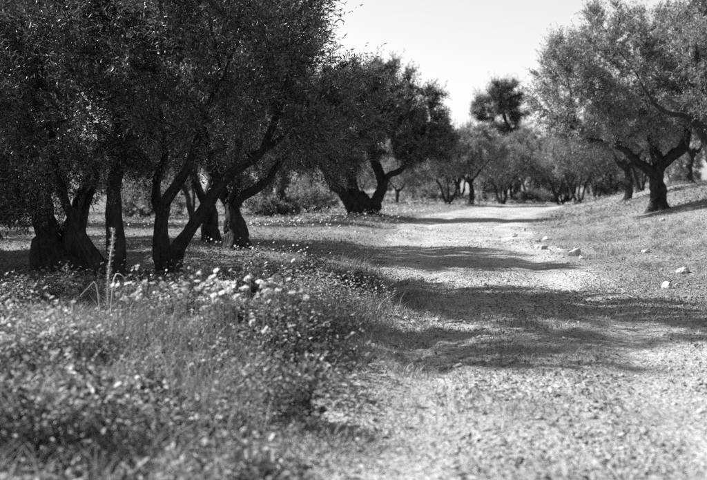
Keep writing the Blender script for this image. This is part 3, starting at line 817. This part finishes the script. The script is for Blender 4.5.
for cup, wob in ((.9, .004), (.35, .006), (-.35, .005)):       # half-closed, loose and drooping heads
    m_ = PET.copy(); co = np.empty(len(m_.vertices) * 3, np.float32); m_.vertices.foreach_get('co', co); co = co.reshape(-1, 3)
    rr_ = np.linalg.norm(co[:, :2], axis=1); co[:, 2] += cup * rr_ + np.random.default_rng(int(cup * 100) + 90).normal(size=len(co)) * wob
    co[:, :2] *= 1 / math.sqrt(1 + cup * cup); m_.vertices.foreach_set('co', co.ravel()); PETS.append(m_)
R = np.random.default_rng(17)
def daisy(px, py, label, size=1.0, hh=.42):
    q = on_ground(px, py, hh)
    e = empty('daisy', q)
    head = Vector((R.uniform(-.04, .04), R.uniform(-.04, .04), hh))
    st = obj('stem', STEM, None, e); st.rotation_euler = head.to_track_quat('Z', 'Y').to_euler(); st.scale = (1.2, 1.2, head.length); st.location = head
    nrm = Vector((sun_vec.x * .3 + R.normal() * .45, -.15 + R.normal() * .4, .9)).normalized()
    bl = obj('blossom', PETS[int(R.integers(0, 4))], None, e); bl.location = head; bl.rotation_euler = nrm.to_track_quat('Z', 'Y').to_euler(); bl.scale = (size,) * 3
    ey = obj('flower_eye', EYE, None, e); ey.location = head; ey.rotation_euler = bl.rotation_euler; ey.scale = (size,) * 3
    tag(e, label, 'flower', 'white daisies on the overgrown verge')
single = [(213, 270, 'highest daisy above the crest of the mound, near the forked trunk', .9), (248, 278, 'daisy of the pair standing up dark-backed at the crest of the mound', .95),
          (272, 330, 'lone daisy lowest on the right slope of the mound', 1.05), (249, 320, 'daisy in the sunny patch left of the lone lowest one', .9),
          (143, 268, 'daisy on the tall stalk in front of the forked trunk', .9)]
for px, py, lab, s in single: daisy(px, py, lab, s, .5 if py < 300 else .38)
CG, CL = 'white daisy in the band of flowers along the crest of the mound', 'white daisy among the weeds at the left edge of the mound'
for k in range(84):
    px = R.choice([190, 222, 228, 235, 258, 290, 272, 205, 300]) + R.normal() * 11; py = 286 + R.normal() * 9 - .06 * (px - 230)
    daisy(px, py, CG, R.uniform(.5, 1.15), R.uniform(.42, .62))
for k in range(24): daisy(R.uniform(108, 160), R.uniform(282, 302), 'white daisy in front of the dark trunks, left of the flower band', R.uniform(.45, .95), R.uniform(.35, .5))
for k in range(24): daisy(R.uniform(5, 85), R.uniform(294, 345), CL, R.uniform(.5, .95), R.uniform(.3, .45))
for k in range(14): daisy(R.uniform(195, 320), R.uniform(318, 430), 'white daisy low in the weeds on the sunny slope', R.uniform(.35, .6), R.uniform(.2, .34))

# countless small far blossoms
def far_blossoms():
    p = scatter(4200, -6, 2, 11, 44, lambda x, y: left_amt(x, y) * sstep(.48, .66, fbm(x * .7, y * .45, 95)) * (.25 + .75 * sstep(-6, -1, x)) * sstep(0, 1, x < .5), R)
    p2 = scatter(900, -.5, 5, 34, 44, lambda x, y: (np.abs(x - track_x(y) + track_w(y) + .6) < 1.3) * .6, R)
    p = np.vstack([p, p2]); n = len(p); k = 6
    p = p + np.array([0, 0, 1]) * R.uniform(.12, .32, (n, 1))
    a = np.linspace(0, 6.28, k, endpoint=False)
    nr = unit(np.stack([R.normal(size=n) * .4 - .3, -.5 + R.normal(size=n) * .4, np.ones(n) * .7], -1)); u = unit(np.cross(nr, [0, 1, .2])); w = np.cross(nr, u)
    r = R.uniform(.010, .022, n) * np.where(p[:, 1] > 25, 1.25, 1.0)
    v = p[:, None] + r[:, None, None] * (np.cos(a)[None, :, None] * u[:, None] + np.sin(a)[None, :, None] * w[:, None])
    v = np.concatenate([p[:, None] + nr[:, None] * .004, v], 1).reshape(-1, 3)
    i = np.arange(k); F = np.stack([0 * i, 1 + i, 1 + (i + 1) % k], -1)
    return v, (F[None] + (np.arange(n) * (k + 1))[:, None, None]).reshape(-1, 3)
v, f = far_blossoms()
tag(obj('small_wildflowers', mesh_np('small_wildflowers', v, f), M['petal']), 'scattered tiny white blossoms under the trees', 'wildflowers', kind='stuff')

# ------------------------------------------------------------------ tall weed stalk, arching stem, fallen straws
def tube_obj(name, pts, r0, r1, mat, parent=None, loc=(0, 0, 0), seed=1):
    ln = catmull(np.array(pts, float), .02); r = np.linspace(r0, r1, len(ln))
    return obj(name, stem_mesh(name, ln, r, seed, False, 6), mat, parent, loc)
D = 8.2; q = pxg(108, D)
e = empty('weed_stalk', q)
pts = [np.zeros(3)] + [P(x, y, D) - q for x, y in ((108, 292), (110, 262), (113, 238), (112, 228))]
tube_obj('stem', pts, .009, .004, M['straw'], e)
Rk = np.random.default_rng(8); n = 300; t = Rk.uniform(.15, 1, n); c = catmull(np.array(pts), .02); cc = c[(t * (len(c) - 1)).astype(int)]
a = Rk.uniform(0, 6.28, n); d = unit(np.stack([np.cos(a), np.sin(a), Rk.uniform(.0, .9, n)], -1))
v, f = leaf_quads(cc, d, unit(Rk.normal(size=(n, 3))), Rk.uniform(.02, .042, n), Rk.uniform(.006, .011, n))
lf = obj('foliage', mesh_np('foliage', v, f), M['dry'], e); lf['kind'] = 'stuff'
tag(e, 'tall pale feathery weed stalk in front of the upright left trunk', 'weed')
def stalk(name, pix, D, r, mat, label, cat):
    p0 = pxg(pix[0][0], D); pts = [p0] + [P(x, y, D) for x, y in pix[1:]]
    o = tube_obj(name, [p - p0 for p in pts], r, r * .5, mat, None, p0)
    tag(o, label, cat, 'dry stalks on the mound')
stalk('dry_stalk', [(108, 300), (114, 279), (121, 275), (126, 282), (127, 292)], 8.0, .006, M['straw'], 'bent dry stalk arching over beside the tall feathery weed', 'stalk')
stalk('dry_stalk', [(100, 300), (96, 284), (88, 288), (80, 296)], 8.0, .006, M['straw'], 'dry stalk drooping left from the tall feathery weed', 'stalk')
stalk('dry_stalk', [(143, 300), (144, 285), (143, 269)], 8.8, .005, M['stem'], 'straight thin stalk in front of the forked trunk', 'stalk')
stalk('dry_stalk', [(270, 310), (282, 303), (294, 292)], 8.6, .006, M['straw'], 'dry stalk leaning right at the end of the flower band', 'stalk')
stalk('dry_stalk', [(288, 330), (300, 324), (317, 316)], 8.6, .006, M['straw'], 'long straw lying low on the right slope of the mound', 'stalk')
stalk('dry_stalk', [(262, 300), (270, 292), (278, 284)], 8.7, .005, M['straw'], 'short slanting straw between the flowers', 'stalk')
